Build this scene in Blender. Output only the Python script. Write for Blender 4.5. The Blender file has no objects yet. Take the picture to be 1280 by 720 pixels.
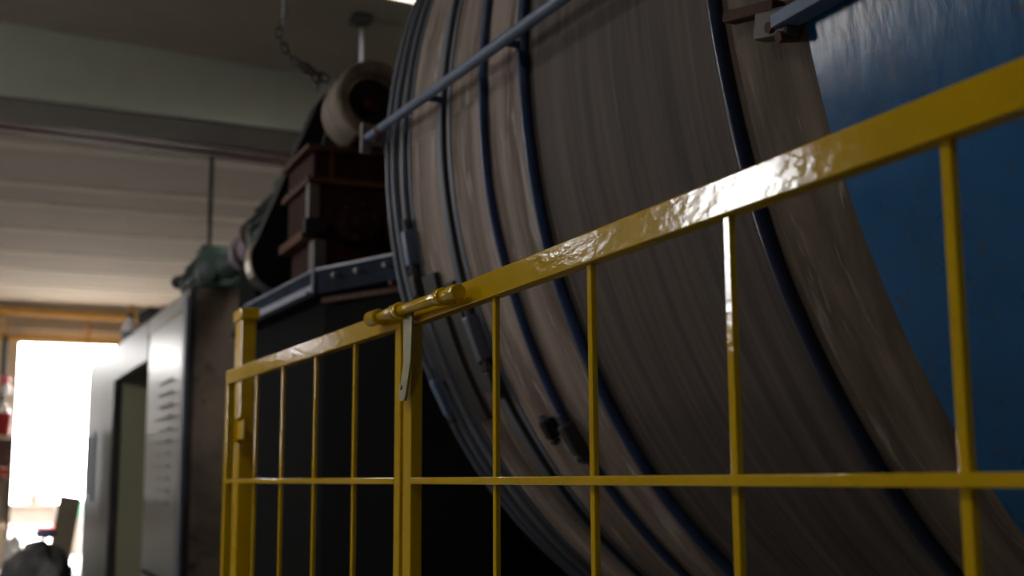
import bpy, bmesh, math, random
from mathutils import Vector, Matrix, noise
random.seed(4)
SC = bpy.context.scene
COL = SC.collection
PI = math.pi
R = math.radians
EYE = 1.25

# ------------------------------------------------------------------ camera, sky, light, exposure
# axes: +X from the aisle into the machine, +Y along the fence, Z up; fence face at X = 0
def make_camera():
    yaw, f = R(23.4), 1550.0
    pitch, roll = math.atan(238 / f), R(-0.3)
    c, s = math.cos(yaw), math.sin(yaw)
    rot = lambda v: Vector((c * v[0] + s * v[1], -s * v[0] + c * v[1], v[2]))
    fw = rot((0, math.cos(pitch), math.sin(pitch)))
    up = rot((0, -math.sin(pitch), math.cos(pitch)))
    rt = rot((1, 0, 0))
    rt2 = math.cos(roll) * rt + math.sin(roll) * up
    up2 = -math.sin(roll) * rt + math.cos(roll) * up
    cam = bpy.data.cameras.new('camera')
    o = bpy.data.objects.new('camera', cam)
    COL.objects.link(o)
    m = Matrix.Identity(4)
    for i in range(3):
        m[i][0], m[i][1], m[i][2] = rt2[i], up2[i], -fw[i]
    m.translation = (-0.659, 0, EYE)
    o.matrix_world = m
    cam.sensor_width = 36
    cam.lens = f / 1280 * 36
    cam.clip_start = 0.02
    cam.dof.use_dof = True
    cam.dof.focus_distance = 1.65
    cam.dof.aperture_fstop = 4.4
    SC.camera = o
make_camera()

SKY = 22.0
w = bpy.data.worlds.new('overcast')
SC.world = w
w.use_nodes = True
w.node_tree.nodes['Background'].inputs[0].default_value = (1.0, 0.985, 0.97, 1)
w.node_tree.nodes['Background'].inputs[1].default_value = SKY

def portal(loc, sx, sy, rot):
    l = bpy.data.lights.new('daylight_portal', 'AREA')
    l.shape = 'RECTANGLE'
    l.size, l.size_y = sx, sy
    l.cycles.is_portal = True
    o = bpy.data.objects.new('daylight_portal', l)
    o.location, o.rotation_euler = loc, rot
    COL.objects.link(o)

SC.view_settings.view_transform = 'Standard'
SC.view_settings.look = 'None'
SC.view_settings.gamma = 1
SC.view_settings.exposure = 0.45
SC.cycles.use_denoising = True
SC.cycles.max_bounces = 8
SC.cycles.sample_clamp_indirect = 4

# ------------------------------------------------------------------ materials
def mat(name, c1, c2=None, rough=0.6, metal=0.0, scale=6.0, stretch=(1, 1, 1), bump=0.0, bscale=None, bstretch=None,
        coord='Object', lo=0.35, hi=0.65, spec=0.5, c3=None, scale3=20.0, r2=None, distort=0.0):
    m = bpy.data.materials.new(name)
    m.use_nodes = True
    nt = m.node_tree
    N, L = nt.nodes, nt.links
    b = N['Principled BSDF']
    b.inputs['Roughness'].default_value = rough
    b.inputs['Metallic'].default_value = metal
    b.inputs['Specular IOR Level'].default_value = spec
    tc = N.new('ShaderNodeTexCoord')
    def noise_node(sc, st, det=6, nrough=0.6):
        mp = N.new('ShaderNodeMapping')
        mp.inputs['Scale'].default_value = st
        L.new(tc.outputs[coord], mp.inputs[0])
        n = N.new('ShaderNodeTexNoise')
        n.inputs['Scale'].default_value = sc
        n.inputs['Detail'].default_value = det
        n.inputs['Roughness'].default_value = nrough
        n.inputs['Distortion'].default_value = distort
        L.new(mp.outputs[0], n.inputs['Vector'])
        return n
    if c2 is None:
        c2 = tuple(x * 0.75 for x in c1)
    n = noise_node(scale, stretch)
    r = N.new('ShaderNodeValToRGB')
    r.color_ramp.elements[0].position, r.color_ramp.elements[1].position = lo, hi
    r.color_ramp.elements[0].color = (*c2, 1)
    r.color_ramp.elements[1].color = (*c1, 1)
    L.new(n.outputs[0], r.inputs[0])
    out = r.outputs[0]
    if c3 is not None:
        n3 = noise_node(scale3, stretch, 3)
        r3 = N.new('ShaderNodeValToRGB')
        r3.color_ramp.elements[0].position, r3.color_ramp.elements[1].position = 0.58, 0.72
        L.new(n3.outputs[0], r3.inputs[0])
        mx = N.new('ShaderNodeMix')
        mx.data_type = 'RGBA'
        L.new(r3.outputs[0], mx.inputs[0])
        L.new(out, mx.inputs[6])
        mx.inputs[7].default_value = (*c3, 1)
        out = mx.outputs[2]
    L.new(out, b.inputs['Base Color'])
    if r2 is not None:
        mr = N.new('ShaderNodeMapRange')
        mr.inputs[1].default_value, mr.inputs[2].default_value = 0.3, 0.7
        mr.inputs[3].default_value, mr.inputs[4].default_value = r2, rough
        L.new(n.outputs[0], mr.inputs[0])
        L.new(mr.outputs[0], b.inputs['Roughness'])
    if bump:
        nb = noise_node(bscale or scale * 4, bstretch or stretch, 4, 0.5)
        bp = N.new('ShaderNodeBump')
        bp.inputs['Strength'].default_value = bump
        bp.inputs['Distance'].default_value = 0.01
        L.new(nb.outputs[0], bp.inputs['Height'])
        L.new(bp.outputs[0], b.inputs['Normal'])
    return m

M = {}
M['yellow'] = mat('yellow_gloss_paint', (0.86, 0.54, 0.001), (0.76, 0.46, 0.001), 0.08, scale=9, bump=0.05, bscale=85, bstretch=(1.2, 0.5, 1.2), spec=0.55)
M['zinc'] = mat('worn_zinc_plate', (0.36, 0.31, 0.095), (0.27, 0.22, 0.06), 0.45, scale=30, metal=0.1)
def wood(name, c1, c2, c3):
    return mat(name, c1, c2, 0.7, spec=0.3, scale=1.9, stretch=(0.8, 5, 1), lo=0.40, hi=0.62, coord='UV', c3=c3, scale3=5.5,
               bump=0.25, bscale=3, bstretch=(0.5, 12, 1), distort=0.7)
M['wood'] = wood('lime_stained_drum_wood', (0.42, 0.325, 0.275), (0.175, 0.123, 0.098), (0.56, 0.49, 0.44))
M['brownwood'] = wood('brown_drum_wood', (0.27, 0.205, 0.155), (0.12, 0.085, 0.06), (0.40, 0.33, 0.27))
M['greyband'] = mat('grey_worn_drum_band', (0.165, 0.130, 0.110), (0.085, 0.067, 0.057), 0.7, spec=0.25, scale=3, stretch=(0.35, 9, 1),
                    coord='UV', bump=0.15, bscale=4, bstretch=(0.3, 14, 1), c3=(0.16, 0.135, 0.115), scale3=5)
M['bluepaint'] = mat('blue_drum_paint', (0.015, 0.16, 0.42), (0.012, 0.125, 0.33), 0.30, scale=5, stretch=(1, 1, 1), coord='UV',
                     bump=0.12, bscale=26, bstretch=(0.6, 1.2, 1), c3=(0.05, 0.11, 0.19), scale3=26, r2=0.26)
M['navy'] = mat('navy_hoop_paint', (0.04, 0.08, 0.20), (0.022, 0.042, 0.12), 0.36, scale=8)
M['navydark'] = mat('dark_navy_hoop_paint', (0.018, 0.032, 0.085), (0.010, 0.017, 0.045), 0.3, scale=8)
M['steelblue'] = mat('blue_grey_steel', (0.17, 0.19, 0.24), (0.10, 0.115, 0.155), 0.45, scale=5, stretch=(0.5, 4, 1), coord='UV')
M['rodblue'] = mat('grey_blue_rod_paint', (0.15, 0.21, 0.34), (0.10, 0.14, 0.24), 0.45, scale=9)
M['slate'] = mat('slate_grease', (0.06, 0.06, 0.055), (0.025, 0.025, 0.024), 0.55, scale=5, coord='UV', stretch=(0.5, 3, 1))
M['black'] = mat('black_steel_and_void_shade', (0.006, 0.0055, 0.0055), (0.004, 0.004, 0.004), 0.85, scale=3, spec=0.05)  # also the painted shade of the void under the platform
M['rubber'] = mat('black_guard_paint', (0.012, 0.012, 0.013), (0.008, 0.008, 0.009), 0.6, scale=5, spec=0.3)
M['rust'] = mat('dark_red_gear_paint', (0.048, 0.017, 0.012), (0.026, 0.011, 0.009), 0.75, spec=0.1, scale=7, c3=(0.065, 0.032, 0.014), scale3=14)
M['rustedge'] = mat('rusty_flange', (0.13, 0.058, 0.03), (0.07, 0.032, 0.02), 0.7, spec=0.2, scale=14)
M['grease'] = mat('oily_grey_casting', (0.12, 0.10, 0.085), (0.07, 0.06, 0.05), 0.5, scale=12)
M['beige'] = mat('beige_cast_ring', (0.25, 0.20, 0.155), (0.155, 0.122, 0.092), 0.8, spec=0.2, scale=16, bump=0.3, bscale=40)
M['green'] = mat('dark_green_machine_paint', (0.020, 0.036, 0.028), (0.012, 0.022, 0.018), 0.55, scale=9, spec=0.3)
M['pink'] = mat('pinkish_grey_plastic', (0.20, 0.15, 0.14), (0.13, 0.095, 0.09), 0.6, scale=14)
M['purple'] = mat('purple_grey_part', (0.15, 0.11, 0.13), (0.09, 0.07, 0.08), 0.6, scale=14)
M['steel'] = mat('bare_bright_steel', (0.62, 0.55, 0.45), (0.45, 0.40, 0.30), 0.3, metal=0.8, scale=9)
M['flange'] = mat('dark_blue_flange', (0.018, 0.028, 0.055), (0.009, 0.012, 0.020), 0.85, scale=8, spec=0.1, c3=(0.028, 0.032, 0.045), scale3=9)
M['wornedge'] = mat('worn_blue_grey_edge', (0.30, 0.30, 0.34), (0.16, 0.19, 0.29), 0.45, scale=12)
M['chain'] = mat('rusty_chain', (0.085, 0.065, 0.045), (0.045, 0.035, 0.028), 0.6, scale=40)
M['greypipe'] = mat('grey_pipe_paint', (0.40, 0.44, 0.43), (0.30, 0.33, 0.32), 0.45, scale=8)
M['dullpipe'] = mat('dull_conduit', (0.05, 0.047, 0.036), (0.035, 0.033, 0.026), 0.7, spec=0.2, scale=8)
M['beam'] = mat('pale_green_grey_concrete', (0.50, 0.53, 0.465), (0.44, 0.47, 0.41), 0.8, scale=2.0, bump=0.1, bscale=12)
M['slab'] = mat('brown_grey_concrete', (0.29, 0.255, 0.195), (0.24, 0.21, 0.165), 0.85, scale=1.5)
M['soffit'] = mat('soffit_shade_tone', (0.10, 0.085, 0.065), (0.08, 0.068, 0.052), 0.9, scale=1.5)
M['panelc'] = mat('cream_ceiling_panel', (0.52, 0.445, 0.36), (0.475, 0.405, 0.33), 0.8, scale=1.2)
M['batten'] = mat('pale_ceiling_batten', (0.76, 0.67, 0.56), (0.70, 0.615, 0.515), 0.8, scale=1.2)
M['redsteel'] = mat('dark_red_steel', (0.10, 0.018, 0.014), (0.07, 0.024, 0.02), 0.7, scale=1.2, c3=(0.12, 0.078, 0.065), scale3=2.5)
M['darksteel'] = mat('dark_steel', (0.03, 0.03, 0.035), (0.02, 0.02, 0.022), 0.5, scale=4)
M['wall'] = mat('cream_wall_plaster', (0.68, 0.56, 0.40), (0.61, 0.50, 0.36), 0.85, scale=1.5)
M['wallgrey'] = mat('grey_wall_plaster', (0.14, 0.13, 0.115), (0.10, 0.093, 0.085), 0.85, scale=1.5)
M['floor'] = mat('grey_concrete_floor', (0.25, 0.24, 0.225), (0.16, 0.155, 0.145), 0.65, scale=1.2, bump=0.1, bscale=30)
M['cabin'] = mat('grey_sheet_steel', (0.055, 0.052, 0.054), (0.030, 0.028, 0.029), 0.36, scale=3.5, stretch=(1, 2.5, 0.7), bump=0.12, bscale=12, bstretch=(1, 1.5, 0.6), c3=(0.055, 0.042, 0.035), scale3=5, spec=0.12)
M['cabinpanel'] = mat('pale_sheet_steel', (0.105, 0.105, 0.095), (0.08, 0.08, 0.072), 0.3, scale=2.5, bump=0.1, bscale=12, bstretch=(1, 1.5, 0.5), spec=0.28)
M['groove'] = mat('grey_groove_line', (0.08, 0.08, 0.073), (0.065, 0.065, 0.06), 0.5)
M['cabinend'] = mat('brown_stained_render', (0.20, 0.15, 0.108), (0.11, 0.085, 0.068), 0.8, spec=0.2, scale=3.5, c3=(0.045, 0.035, 0.03), scale3=5, bump=0.3, bscale=20)
M['olive'] = mat('olive_interior', (0.26, 0.25, 0.16), (0.235, 0.225, 0.145), 0.85, scale=1.5)
M['gaspipe'] = mat('ochre_gas_pipe', (0.62, 0.33, 0.06), (0.52, 0.27, 0.05), 0.5, scale=4)
M['bottle'] = mat('milky_plastic', (0.62, 0.55, 0.52), (0.55, 0.48, 0.46), 0.35, scale=6)
M['label'] = mat('dark_teal_label', (0.05, 0.085, 0.095), (0.04, 0.07, 0.08), 0.5, scale=6)
M['red'] = mat('red_plastic', (0.48, 0.032, 0.026), (0.42, 0.028, 0.024), 0.45, scale=6)
M['white'] = mat('white_plastic', (0.80, 0.78, 0.74), (0.74, 0.72, 0.68), 0.4, scale=6)
M['greyheap'] = mat('dark_wet_cloth', (0.17, 0.16, 0.155), (0.07, 0.068, 0.068), 0.6, scale=4, bump=0.4, bscale=9)
M['sand'] = mat('sand_cloth', (0.36, 0.29, 0.205), (0.28, 0.225, 0.16), 0.8, scale=5)
M['bluebag'] = mat('blue_violet_bag', (0.40, 0.40, 0.70), (0.3, 0.3, 0.55), 0.4, scale=6)
M['teal'] = mat('green_plastic', (0.02, 0.10, 0.065), (0.018, 0.085, 0.055), 0.5, scale=6)
M['dullwhite'] = mat('darkened_white', (0.10, 0.085, 0.075), (0.075, 0.066, 0.06), 0.7, scale=4)  # white darkened in its colour so the yard daylight does not burn it out
M['ground'] = mat('pale_concrete_yard', (0.42, 0.40, 0.37), (0.36, 0.34, 0.32), 0.85, scale=0.8)
M['frame'] = mat('window_frame_paint', (0.10, 0.11, 0.11), (0.08, 0.085, 0.085), 0.5)

# ------------------------------------------------------------------ geometry helpers
class MB:
    def __init__(s):
        s.bm = bmesh.new()
        s.ang = 0
        s.boxed = False
    def _xf(s, verts, mtx):
        bmesh.ops.transform(s.bm, matrix=mtx, verts=verts)
    def box(s, lo, hi, bevel=0.0, mtx=None):
        c = [(a + b) / 2 for a, b in zip(lo, hi)]
        d = [abs(b - a) for a, b in zip(lo, hi)]
        r = bmesh.ops.create_cube(s.bm, size=1, matrix=Matrix.Translation(c) @ Matrix.Diagonal((*d, 1)))
        v = r['verts']
        if bevel:
            s.boxed = True
            e = list({e for x in v for e in x.link_edges})
            rb = bmesh.ops.bevel(s.bm, geom=e, offset=bevel, segments=2, affect='EDGES', profile=0.5)
            v = list({x for f in rb['faces'] for x in f.verts} | {x for x in v if x.is_valid})
        if mtx is not None:
            s._xf(v, mtx)
        return s
    def bar(s, p, q, wd, ht, bevel=0.0, up=(0, 0, 1)):
        p, q = Vector(p), Vector(q)
        y = (q - p).normalized()
        x = y.cross(Vector(up)).normalized()
        z = x.cross(y)
        m = Matrix.Identity(4)
        for i in range(3):
            m[i][0], m[i][1], m[i][2] = x[i], y[i], z[i]
        m.translation = (p + q) / 2
        L = (q - p).length
        return s.box((-wd / 2, -L / 2, -ht / 2), (wd / 2, L / 2, ht / 2), bevel, m)
    def cyl(s, p, q, r, seg=24, r2=None, bevel=0.0):
        p, q = Vector(p), Vector(q)
        d = q - p
        m = Matrix.Translation((p + q) / 2) @ d.to_track_quat('Z', 'Y').to_matrix().to_4x4()
        res = bmesh.ops.create_cone(s.bm, cap_ends=True, segments=seg, radius1=r, radius2=r if r2 is None else r2, depth=d.length, matrix=m)
        if bevel:
            fs = [f for f in {f for v in res['verts'] for f in v.link_faces} if len(f.verts) > 4]
            e = list({e for f in fs for e in f.edges})
            bmesh.ops.bevel(s.bm, geom=e, offset=bevel, segments=2, affect='EDGES', profile=0.5)
        return s
    def lathe(s, prof, axis_p, axis_d, seg=40, a0=0.0, a1=2 * PI, close_prof=False):
        """prof: (radius, distance along axis)"""
        d = Vector(axis_d).normalized()
        u = d.orthogonal().normalized() if abs(d.z) > 0.9 else d.cross(Vector((0, 0, 1))).normalized()
        v = d.cross(u)
        full = abs(a1 - a0 - 2 * PI) < 1e-6
        n = seg if full else seg + 1
        rows = []
        for k in range(n):
            a = a0 + (a1 - a0) * k / seg
            e = math.cos(a) * u + math.sin(a) * v
            rows.append([s.bm.verts.new(Vector(axis_p) + e * r + d * h) for r, h in prof])
        m = len(prof)
        for k in range(seg if full else n - 1):
            A, B = rows[k], rows[(k + 1) % n]
            for i in range(m if close_prof else m - 1):
                j = (i + 1) % m
                s.bm.faces.new((A[i], A[j], B[j], B[i]))
        return s
    def tube(s, pts, r, seg=10, closed=False):
        s.ang = 65
        pts = [Vector(p) for p in pts]
        n = len(pts)
        rings = []
        ref = None
        for i in range(n):
            if closed:
                t = (pts[(i + 1) % n] - pts[i - 1]).normalized()
            else:
                t = (pts[min(i + 1, n - 1)] - pts[max(i - 1, 0)]).normalized()
            if ref is None:
                ref = t.orthogonal().normalized()
            ref = (ref - t * ref.dot(t)).normalized()
            b = t.cross(ref)
            rr = r[i] if isinstance(r, (list, tuple)) else r
            rings.append([s.bm.verts.new(pts[i] + (math.cos(2 * PI * k / seg) * ref + math.sin(2 * PI * k / seg) * b) * rr) for k in range(seg)])
        for i in range(n if closed else n - 1):
            A, B = rings[i], rings[(i + 1) % n]
            off = 0
            if closed and i == n - 1:
                best = min(range(seg), key=lambda o: (A[0].co - B[o].co).length)
                off = best
            for k in range(seg):
                s.bm.faces.new((A[k], A[(k + 1) % seg], B[(k + 1 + off) % seg], B[(k + off) % seg]))
        if not closed:
            s.bm.faces.new(rings[0][::-1])
            s.bm.faces.new(rings[-1])
        return s
    def prism(s, poly, a, b, axis=2):
        """poly in the two other axes (cyclic order), extruded from a to b along axis"""
        def P(p, h):
            return {2: (p[0], p[1], h), 1: (p[0], h, p[1]), 0: (h, p[0], p[1])}[axis]
        lo = [s.bm.verts.new(P(p, a)) for p in poly]
        hi = [s.bm.verts.new(P(p, b)) for p in poly]
        s.bm.faces.new(lo[::-1])
        s.bm.faces.new(hi)
        n = len(poly)
        for i in range(n):
            s.bm.faces.new((lo[i], lo[(i + 1) % n], hi[(i + 1) % n], hi[i]))
        return s
    def blob(s, c, rad, sub=3, amp=0.15, freq=2.0, seed=0, flat=None):
        r = bmesh.ops.create_icosphere(s.bm, subdivisions=sub, radius=1)
        for v in r['verts']:
            n = v.co.normalized()
            k = 1 + amp * noise.noise(n * freq + Vector((seed * 7.3, seed * 1.7, 0))) + amp * 0.5 * noise.noise(n * freq * 2.7 + Vector((0, seed * 3.1, 0)))
            v.co = Vector(c) + Vector((n.x * rad[0], n.y * rad[1], n.z * rad[2])) * k
            if flat is not None and v.co.z < flat:
                v.co.z = flat
        return s
    def build(s, name, material, parent=None, smooth=True, angle=28):
        bmesh.ops.recalc_face_normals(s.bm, faces=s.bm.faces)
        me = bpy.data.meshes.new(name)
        if parent is not None:
            p = parent
            off = Vector((0, 0, 0))
            while p is not None:
                off += Vector(p.location)
                p = p.parent
            bmesh.ops.translate(s.bm, verts=s.bm.verts, vec=-off)
        s.bm.to_mesh(me)
        s.bm.free()
        me.materials.append(M[material] if isinstance(material, str) else material)
        if smooth:
            for f in me.polygons:
                f.use_smooth = True
            me.set_sharp_from_angle(angle=R(20 if s.boxed else max(angle, s.ang)))
        o = bpy.data.objects.new(name, me)
        COL.objects.link(o)
        if parent is not None:
            o.parent = parent
        return o

def tag(o, label=None, cat=None, group=None, kind=None):
    for k, v in (('label', label), ('category', cat), ('group', group), ('kind', kind)):
        if v:
            o[k] = v
    return o
def thing(name, loc, label, cat, group=None):
    o = bpy.data.objects.new(name, None)
    o.empty_display_size = 0.1
    o.location = loc
    COL.objects.link(o)
    return tag(o, label, cat, group)
def struct(name, mb, material, parent=None, **k):
    o = mb.build(name, material, parent, **k)
    if parent is None:
        o['kind'] = 'structure'
    return o

# ------------------------------------------------------------------ the hall
CH, CL, TF, WL, WR, TB = EYE + 3.06, EYE + 2.6, 19.6, -4.2, 5.0, -4.5   # high and low ceilings, far wall, side walls, back wall
SPLIT = 9.75
struct('floor', MB().box((WL, TB, -0.2), (WR, TF + 0.3, 0)), 'floor')

# left wall with its row of windows (the daylight of the hall)
WINS = [(6.75, 8.0, EYE + 1.1, EYE + 2.45), (9.8, 10.7, EYE + 2.1, EYE + 2.5), (17.0, 18.9, EYE + 1.9, EYE + 2.45)]
mb = MB()
ys = [TB] + [v for a in WINS for v in a[:2]] + [TF + 0.3]
for i in range(0, len(ys), 2):
    mb.box((WL - 0.25, ys[i], 0), (WL, ys[i + 1], CH + 0.3))
for a in WINS:
    mb.box((WL - 0.25, a[0], 0), (WL, a[1], a[2]))
    mb.box((WL - 0.25, a[0], a[3]), (WL, a[1], CH + 0.3))
struct('wall_left', mb, 'wallgrey', smooth=False)
for i, (a, b, z0, z1) in enumerate(WINS):
    fr = MB()
    fr.box((WL - 0.12, a, z0), (WL - 0.06, a + 0.06, z1)).box((WL - 0.12, b - 0.06, z0), (WL - 0.06, b, z1))
    fr.box((WL - 0.12, a, z0), (WL - 0.06, b, z0 + 0.06)).box((WL - 0.12, a, z1 - 0.06), (WL - 0.06, b, z1))
    wf = struct('window_%d' % (i + 1), fr, 'frame', smooth=False)
    n = 3
    for k in range(1, n):
        y = a + (b - a) * k / n
        MB().box((WL - 0.11, y - 0.025, z0 + 0.06), (WL - 0.07, y + 0.025, z1 - 0.06)).build('mullion', 'frame', wf, smooth=False)
    portal((WL - 0.26, (a + b) / 2, (z0 + z1) / 2), z1 - z0, b - a, (0, R(-90), 0))

# far wall with a tall doorway into the bright yard
DX0, DX1, DZ = -0.10, 1.62, EYE + 2.045
mb = MB()
FW = (-1.75, -0.85, EYE + 1.72, EYE + 2.1)
mb.box((WL, TF, 0), (DX0, TF + 0.3, FW[2])).box((WL, TF, FW[3]), (DX0, TF + 0.3, CH)).box((WL, TF, FW[2]), (FW[0], TF + 0.3, FW[3])).box((FW[1], TF, FW[2]), (DX0, TF + 0.3, FW[3]))
portal(((FW[0] + FW[1]) / 2, TF + 0.31, (FW[2] + FW[3]) / 2), FW[1] - FW[0], FW[3] - FW[2], (R(-90), 0, 0))
mb.box((DX1, TF, 0), (WR, TF + 0.3, CH)).box((DX0, TF, DZ), (DX1, TF + 0.3, CH))
struct('wall_far', mb, 'wall', smooth=False)
mb = MB()
mb.box((DX0 - 0.09, TF - 0.02, 0), (DX0, TF + 0.32, DZ + 0.0)).box((DX1, TF - 0.02, 0), (DX1 + 0.09, TF + 0.32, DZ))
mb.box((DX0 - 0.09, TF - 0.02, DZ), (DX1 + 0.09, TF + 0.32, DZ + 0.06))
struct('door_1', mb, 'wall', smooth=False)
portal(((DX0 + DX1) / 2, TF + 0.33, DZ / 2), DX1 - DX0, DZ, (R(-90), 0, 0))
struct('wall_right', MB().box((WR, TB, 0), (WR + 0.25, TF + 0.3, CH + 0.3)), 'wallgrey', smooth=False)
struct('wall_back', MB().box((WL, TB - 0.25, 0), (WR, TB, CH + 0.3)), 'wallgrey', smooth=False)

# ceiling: high slab over the machine with one skylight, low panelled ceiling further on
LIGHTS = [(1.32, 2.5, [(6.1, 7.03)]), (-2.75, -2.2, [(-1.7, -1.2), (1.75, 2.45), (6.2, 7.0)])]   # skylight rows: x0, x1, openings along y; aisle row unseen, added for fill
mb = MB()
xs = [WL]
for x0, x1, holes in sorted(LIGHTS):
    mb.box((xs[-1], TB, CH), (x0, SPLIT, CH + 0.2))
    yy = [TB] + [v for h in holes for v in h] + [SPLIT]
    for q in range(0, len(yy), 2):
        mb.box((x0, yy[q], CH), (x1, yy[q + 1], CH + 0.2))
    for h in holes:
        portal(((x0 + x1) / 2, sum(h) / 2, CH + 0.21 - 0.05 * ((x0 + x1) / 2 + 0.63)), x1 - x0, h[1] - h[0], (0, R(2.87), 0))
    xs.append(x1)
mb.box((xs[-1], TB, CH), (WR, SPLIT, CH + 0.2))
ceil = struct('ceiling', mb, 'slab', smooth=False)
ceil.matrix_world = Matrix.Translation((-0.63, 0, CH)) @ Matrix.Rotation(math.atan(0.05), 4, 'Y') @ Matrix.Translation((0.63, 0, -CH))
low = struct('trim_1', MB().box((WL, SPLIT, CL + 0.06), (WR, TF + 0.3, CL + 0.16)), 'slab', smooth=False)
struct('trim_6', MB().box((WL, SPLIT - 0.02, CL + 0.10), (WR, SPLIT + 0.08, CH + 0.4)), 'slab', smooth=False)
bat = [10.05, 11.44, 12.27, 13.58, 14.97, 16.23, 17.57, 18.89]
edges = bat + [TF]
for k, y in enumerate(bat):
    y1 = edges[k + 1]
    MB().box((WL, y + 0.22, CL), (WR, y1, CL + 0.06)).build('ceiling_panel', 'panelc', low, smooth=False)
    MB().prism([(y + 0.0, CL - 0.006), (y + 0.22, CL - 0.006), (y + 0.225, CL + 0.05), (y - 0.005, CL + 0.05)], WL, WR, axis=0).build('ceiling_batten', 'batten', low, smooth=False)

# cross beam, slightly fallen to the right, with the red crane channel behind it
def sloped(x0, x1, y0, y1, zb0, zt0, zb1, zt1):
    m = MB()
    v = [m.bm.verts.new(p) for p in ((x0, y0, zb0), (x1, y0, zb1), (x1, y0, zt1), (x0, y0, zt0), (x0, y1, zb0), (x1, y1, zb1), (x1, y1, zt1), (x0, y1, zt0))]
    for f in ((0, 1, 2, 3), (5, 4, 7, 6), (4, 0, 3, 7), (1, 5, 6, 2), (3, 2, 6, 7), (4, 5, 1, 0)):
        m.bm.faces.new([v[i] for i in f])
    return m
def sl(z, k, x):
    return z + k * (x + 0.63)
kb, kt = -0.014, -0.050
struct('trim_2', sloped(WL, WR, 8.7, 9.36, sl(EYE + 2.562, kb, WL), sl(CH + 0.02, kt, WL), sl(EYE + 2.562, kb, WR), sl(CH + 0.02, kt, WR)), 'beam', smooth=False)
struct('trim_5', sloped(WL, WR, 8.75, 9.36, sl(EYE + 2.550, kb, WL), sl(EYE + 2.561, kb, WL), sl(EYE + 2.550, kb, WR), sl(EYE + 2.561, kb, WR)), 'soffit', smooth=False)  # thin sheet added to darken the beam's underside, shade put into its colour
rail = thing('crane_rail', (0, 9.6, EYE + 2.6), 'dark red steel channel running across the hall behind the concrete beam', 'beam')
k = -0.03
def ch(y0, y1, z0, z1, name, m):
    sloped(WL, WR, y0, y1, sl(EYE + z0, k, WL), sl(EYE + z1, k, WL), sl(EYE + z0, k, WR), sl(EYE + z1, k, WR)).build(name, m, rail, smooth=False)
ch(9.40, 9.46, 2.60, 2.80, 'web', 'redsteel')
ch(9.40, 9.52, 2.575, 2.60, 'bottom_flange', 'redsteel')
ch(9.62, 9.74, 2.575, 2.60, 'bottom_flange', 'redsteel')
ch(9.52, 9.62, 2.61, 2.64, 'channel_back', 'darksteel')
ch(9.40, 9.74, 2.80, 2.84, 'top_plate', 'darksteel')

# yard outside
struct('trim_3', MB().box((-40, TF + 0.3, -0.2), (40, 70, -0.02)).box((-60, -20, -0.2), (WL - 0.25, TF + 0.3, -0.02)), 'ground', smooth=False)

struct('trim_7', MB().box((-1.2, 22.2, 4.25), (2.6, 24.2, 4.35)), 'slab', smooth=False)   # unseen canopy, added to shade the yard table

# ------------------------------------------------------------------ tannery drum
AX, AZ, RD = 1.912, EYE + 0.909, 1.5
drum = thing('tannery_drum', (AX, 1.5, 0), 'huge wooden tannery drum with navy hoops and a blue painted end, behind the yellow fence', 'drum')
def drum_p(t, deg, r):
    a = R(deg)
    return Vector((AX - r * math.cos(a), t, AZ + r * math.sin(a)))
def shell(name, t0, t1, r, material, seg=160, thick=0.03, wob=0.0):
    m = MB()
    bm = m.bm
    uv = bm.loops.layers.uv.new('UVMap')
    prof = [(r - thick, t0), (r, t0)] + [(r, t0 + (t1 - t0) * i / 4) for i in (1, 2, 3)] + [(r, t1), (r - thick, t1)]
    rows = []
    for k in range(seg):
        a = 2 * PI * k / seg
        rows.append([bm.verts.new((AX - q * math.cos(a), y + (wob * math.sin(a * 5 + 1.3) + wob * 0.7 * math.sin(a * 13)) * (1 if 0 < i < 6 else 1), AZ + q * math.sin(a))) for i, (q, y) in enumerate(prof)])
    for k in range(seg):
        A, B = rows[k], rows[(k + 1) % seg]
        for i in range(len(prof) - 1):
            f = bm.faces.new((A[i], A[i + 1], B[i + 1], B[i]))
            for l, (kk, ii) in zip(f.loops, ((k, i), (k, i + 1), (k + 1, i + 1), (k + 1, i))):
                l[uv].uv = (kk / seg * 2 * PI * RD, prof[ii][1])
    return m.build(name, material, drum)
shell('rim_staves', 2.66, 3.37, RD, 'wood')
shell('wood_band', 2.40, 2.66, RD, 'wood')
shell('grey_band', 1.66, 2.40, RD - 0.003, 'greyband')
shell('wood_band', 1.427, 1.66, RD, 'brownwood', wob=0.003)
shell('blue_shell', -0.60, 1.427, RD + 0.002, 'bluepaint')
for y0, y1, nm in ((3.30, 3.36, 'end_head'), (-0.58, -0.5, 'end_head')):
    MB().lathe([(0.09, y0), (RD - 0.028, y0), (RD - 0.028, y1), (0.09, y1)], (AX, 0, AZ), (0, 1, 0), seg=96, close_prof=True).build(nm, 'wood', drum)
MB().cyl((AX, -1.0, AZ), (AX, 3.75, AZ), 0.09, 32, bevel=0.008).build('axle', 'grease', drum)
def hoop(t, r=0.0105, lift=0.006, material='navy', wob=0.004, seed=0.0):
    pts = []
    n = 180
    for i in range(n):
        a = 2 * PI * i / n
        d = wob * (math.sin(a * 7 + seed) + 0.8 * math.sin(a * 17 + seed * 2.1))
        pts.append((AX - (RD + lift) * math.cos(a), t + d, AZ + (RD + lift) * math.sin(a)))
    return MB().tube(pts, r, 10, closed=True).build('hoop', material, drum)
def flat_band(t0, t1, h, material='steelblue'):
    return shell('steel_band', t0, t1, RD + h, material, thick=h + 0.004)
for i, t in enumerate((3.352, 3.292, 3.208)):
    hoop(t, 0.012, seed=i, material='steelblue')
hoop(2.905, 0.009, 0.004, seed=4, material='darksteel')
hoop(2.633, 0.0125, seed=5)
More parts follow.
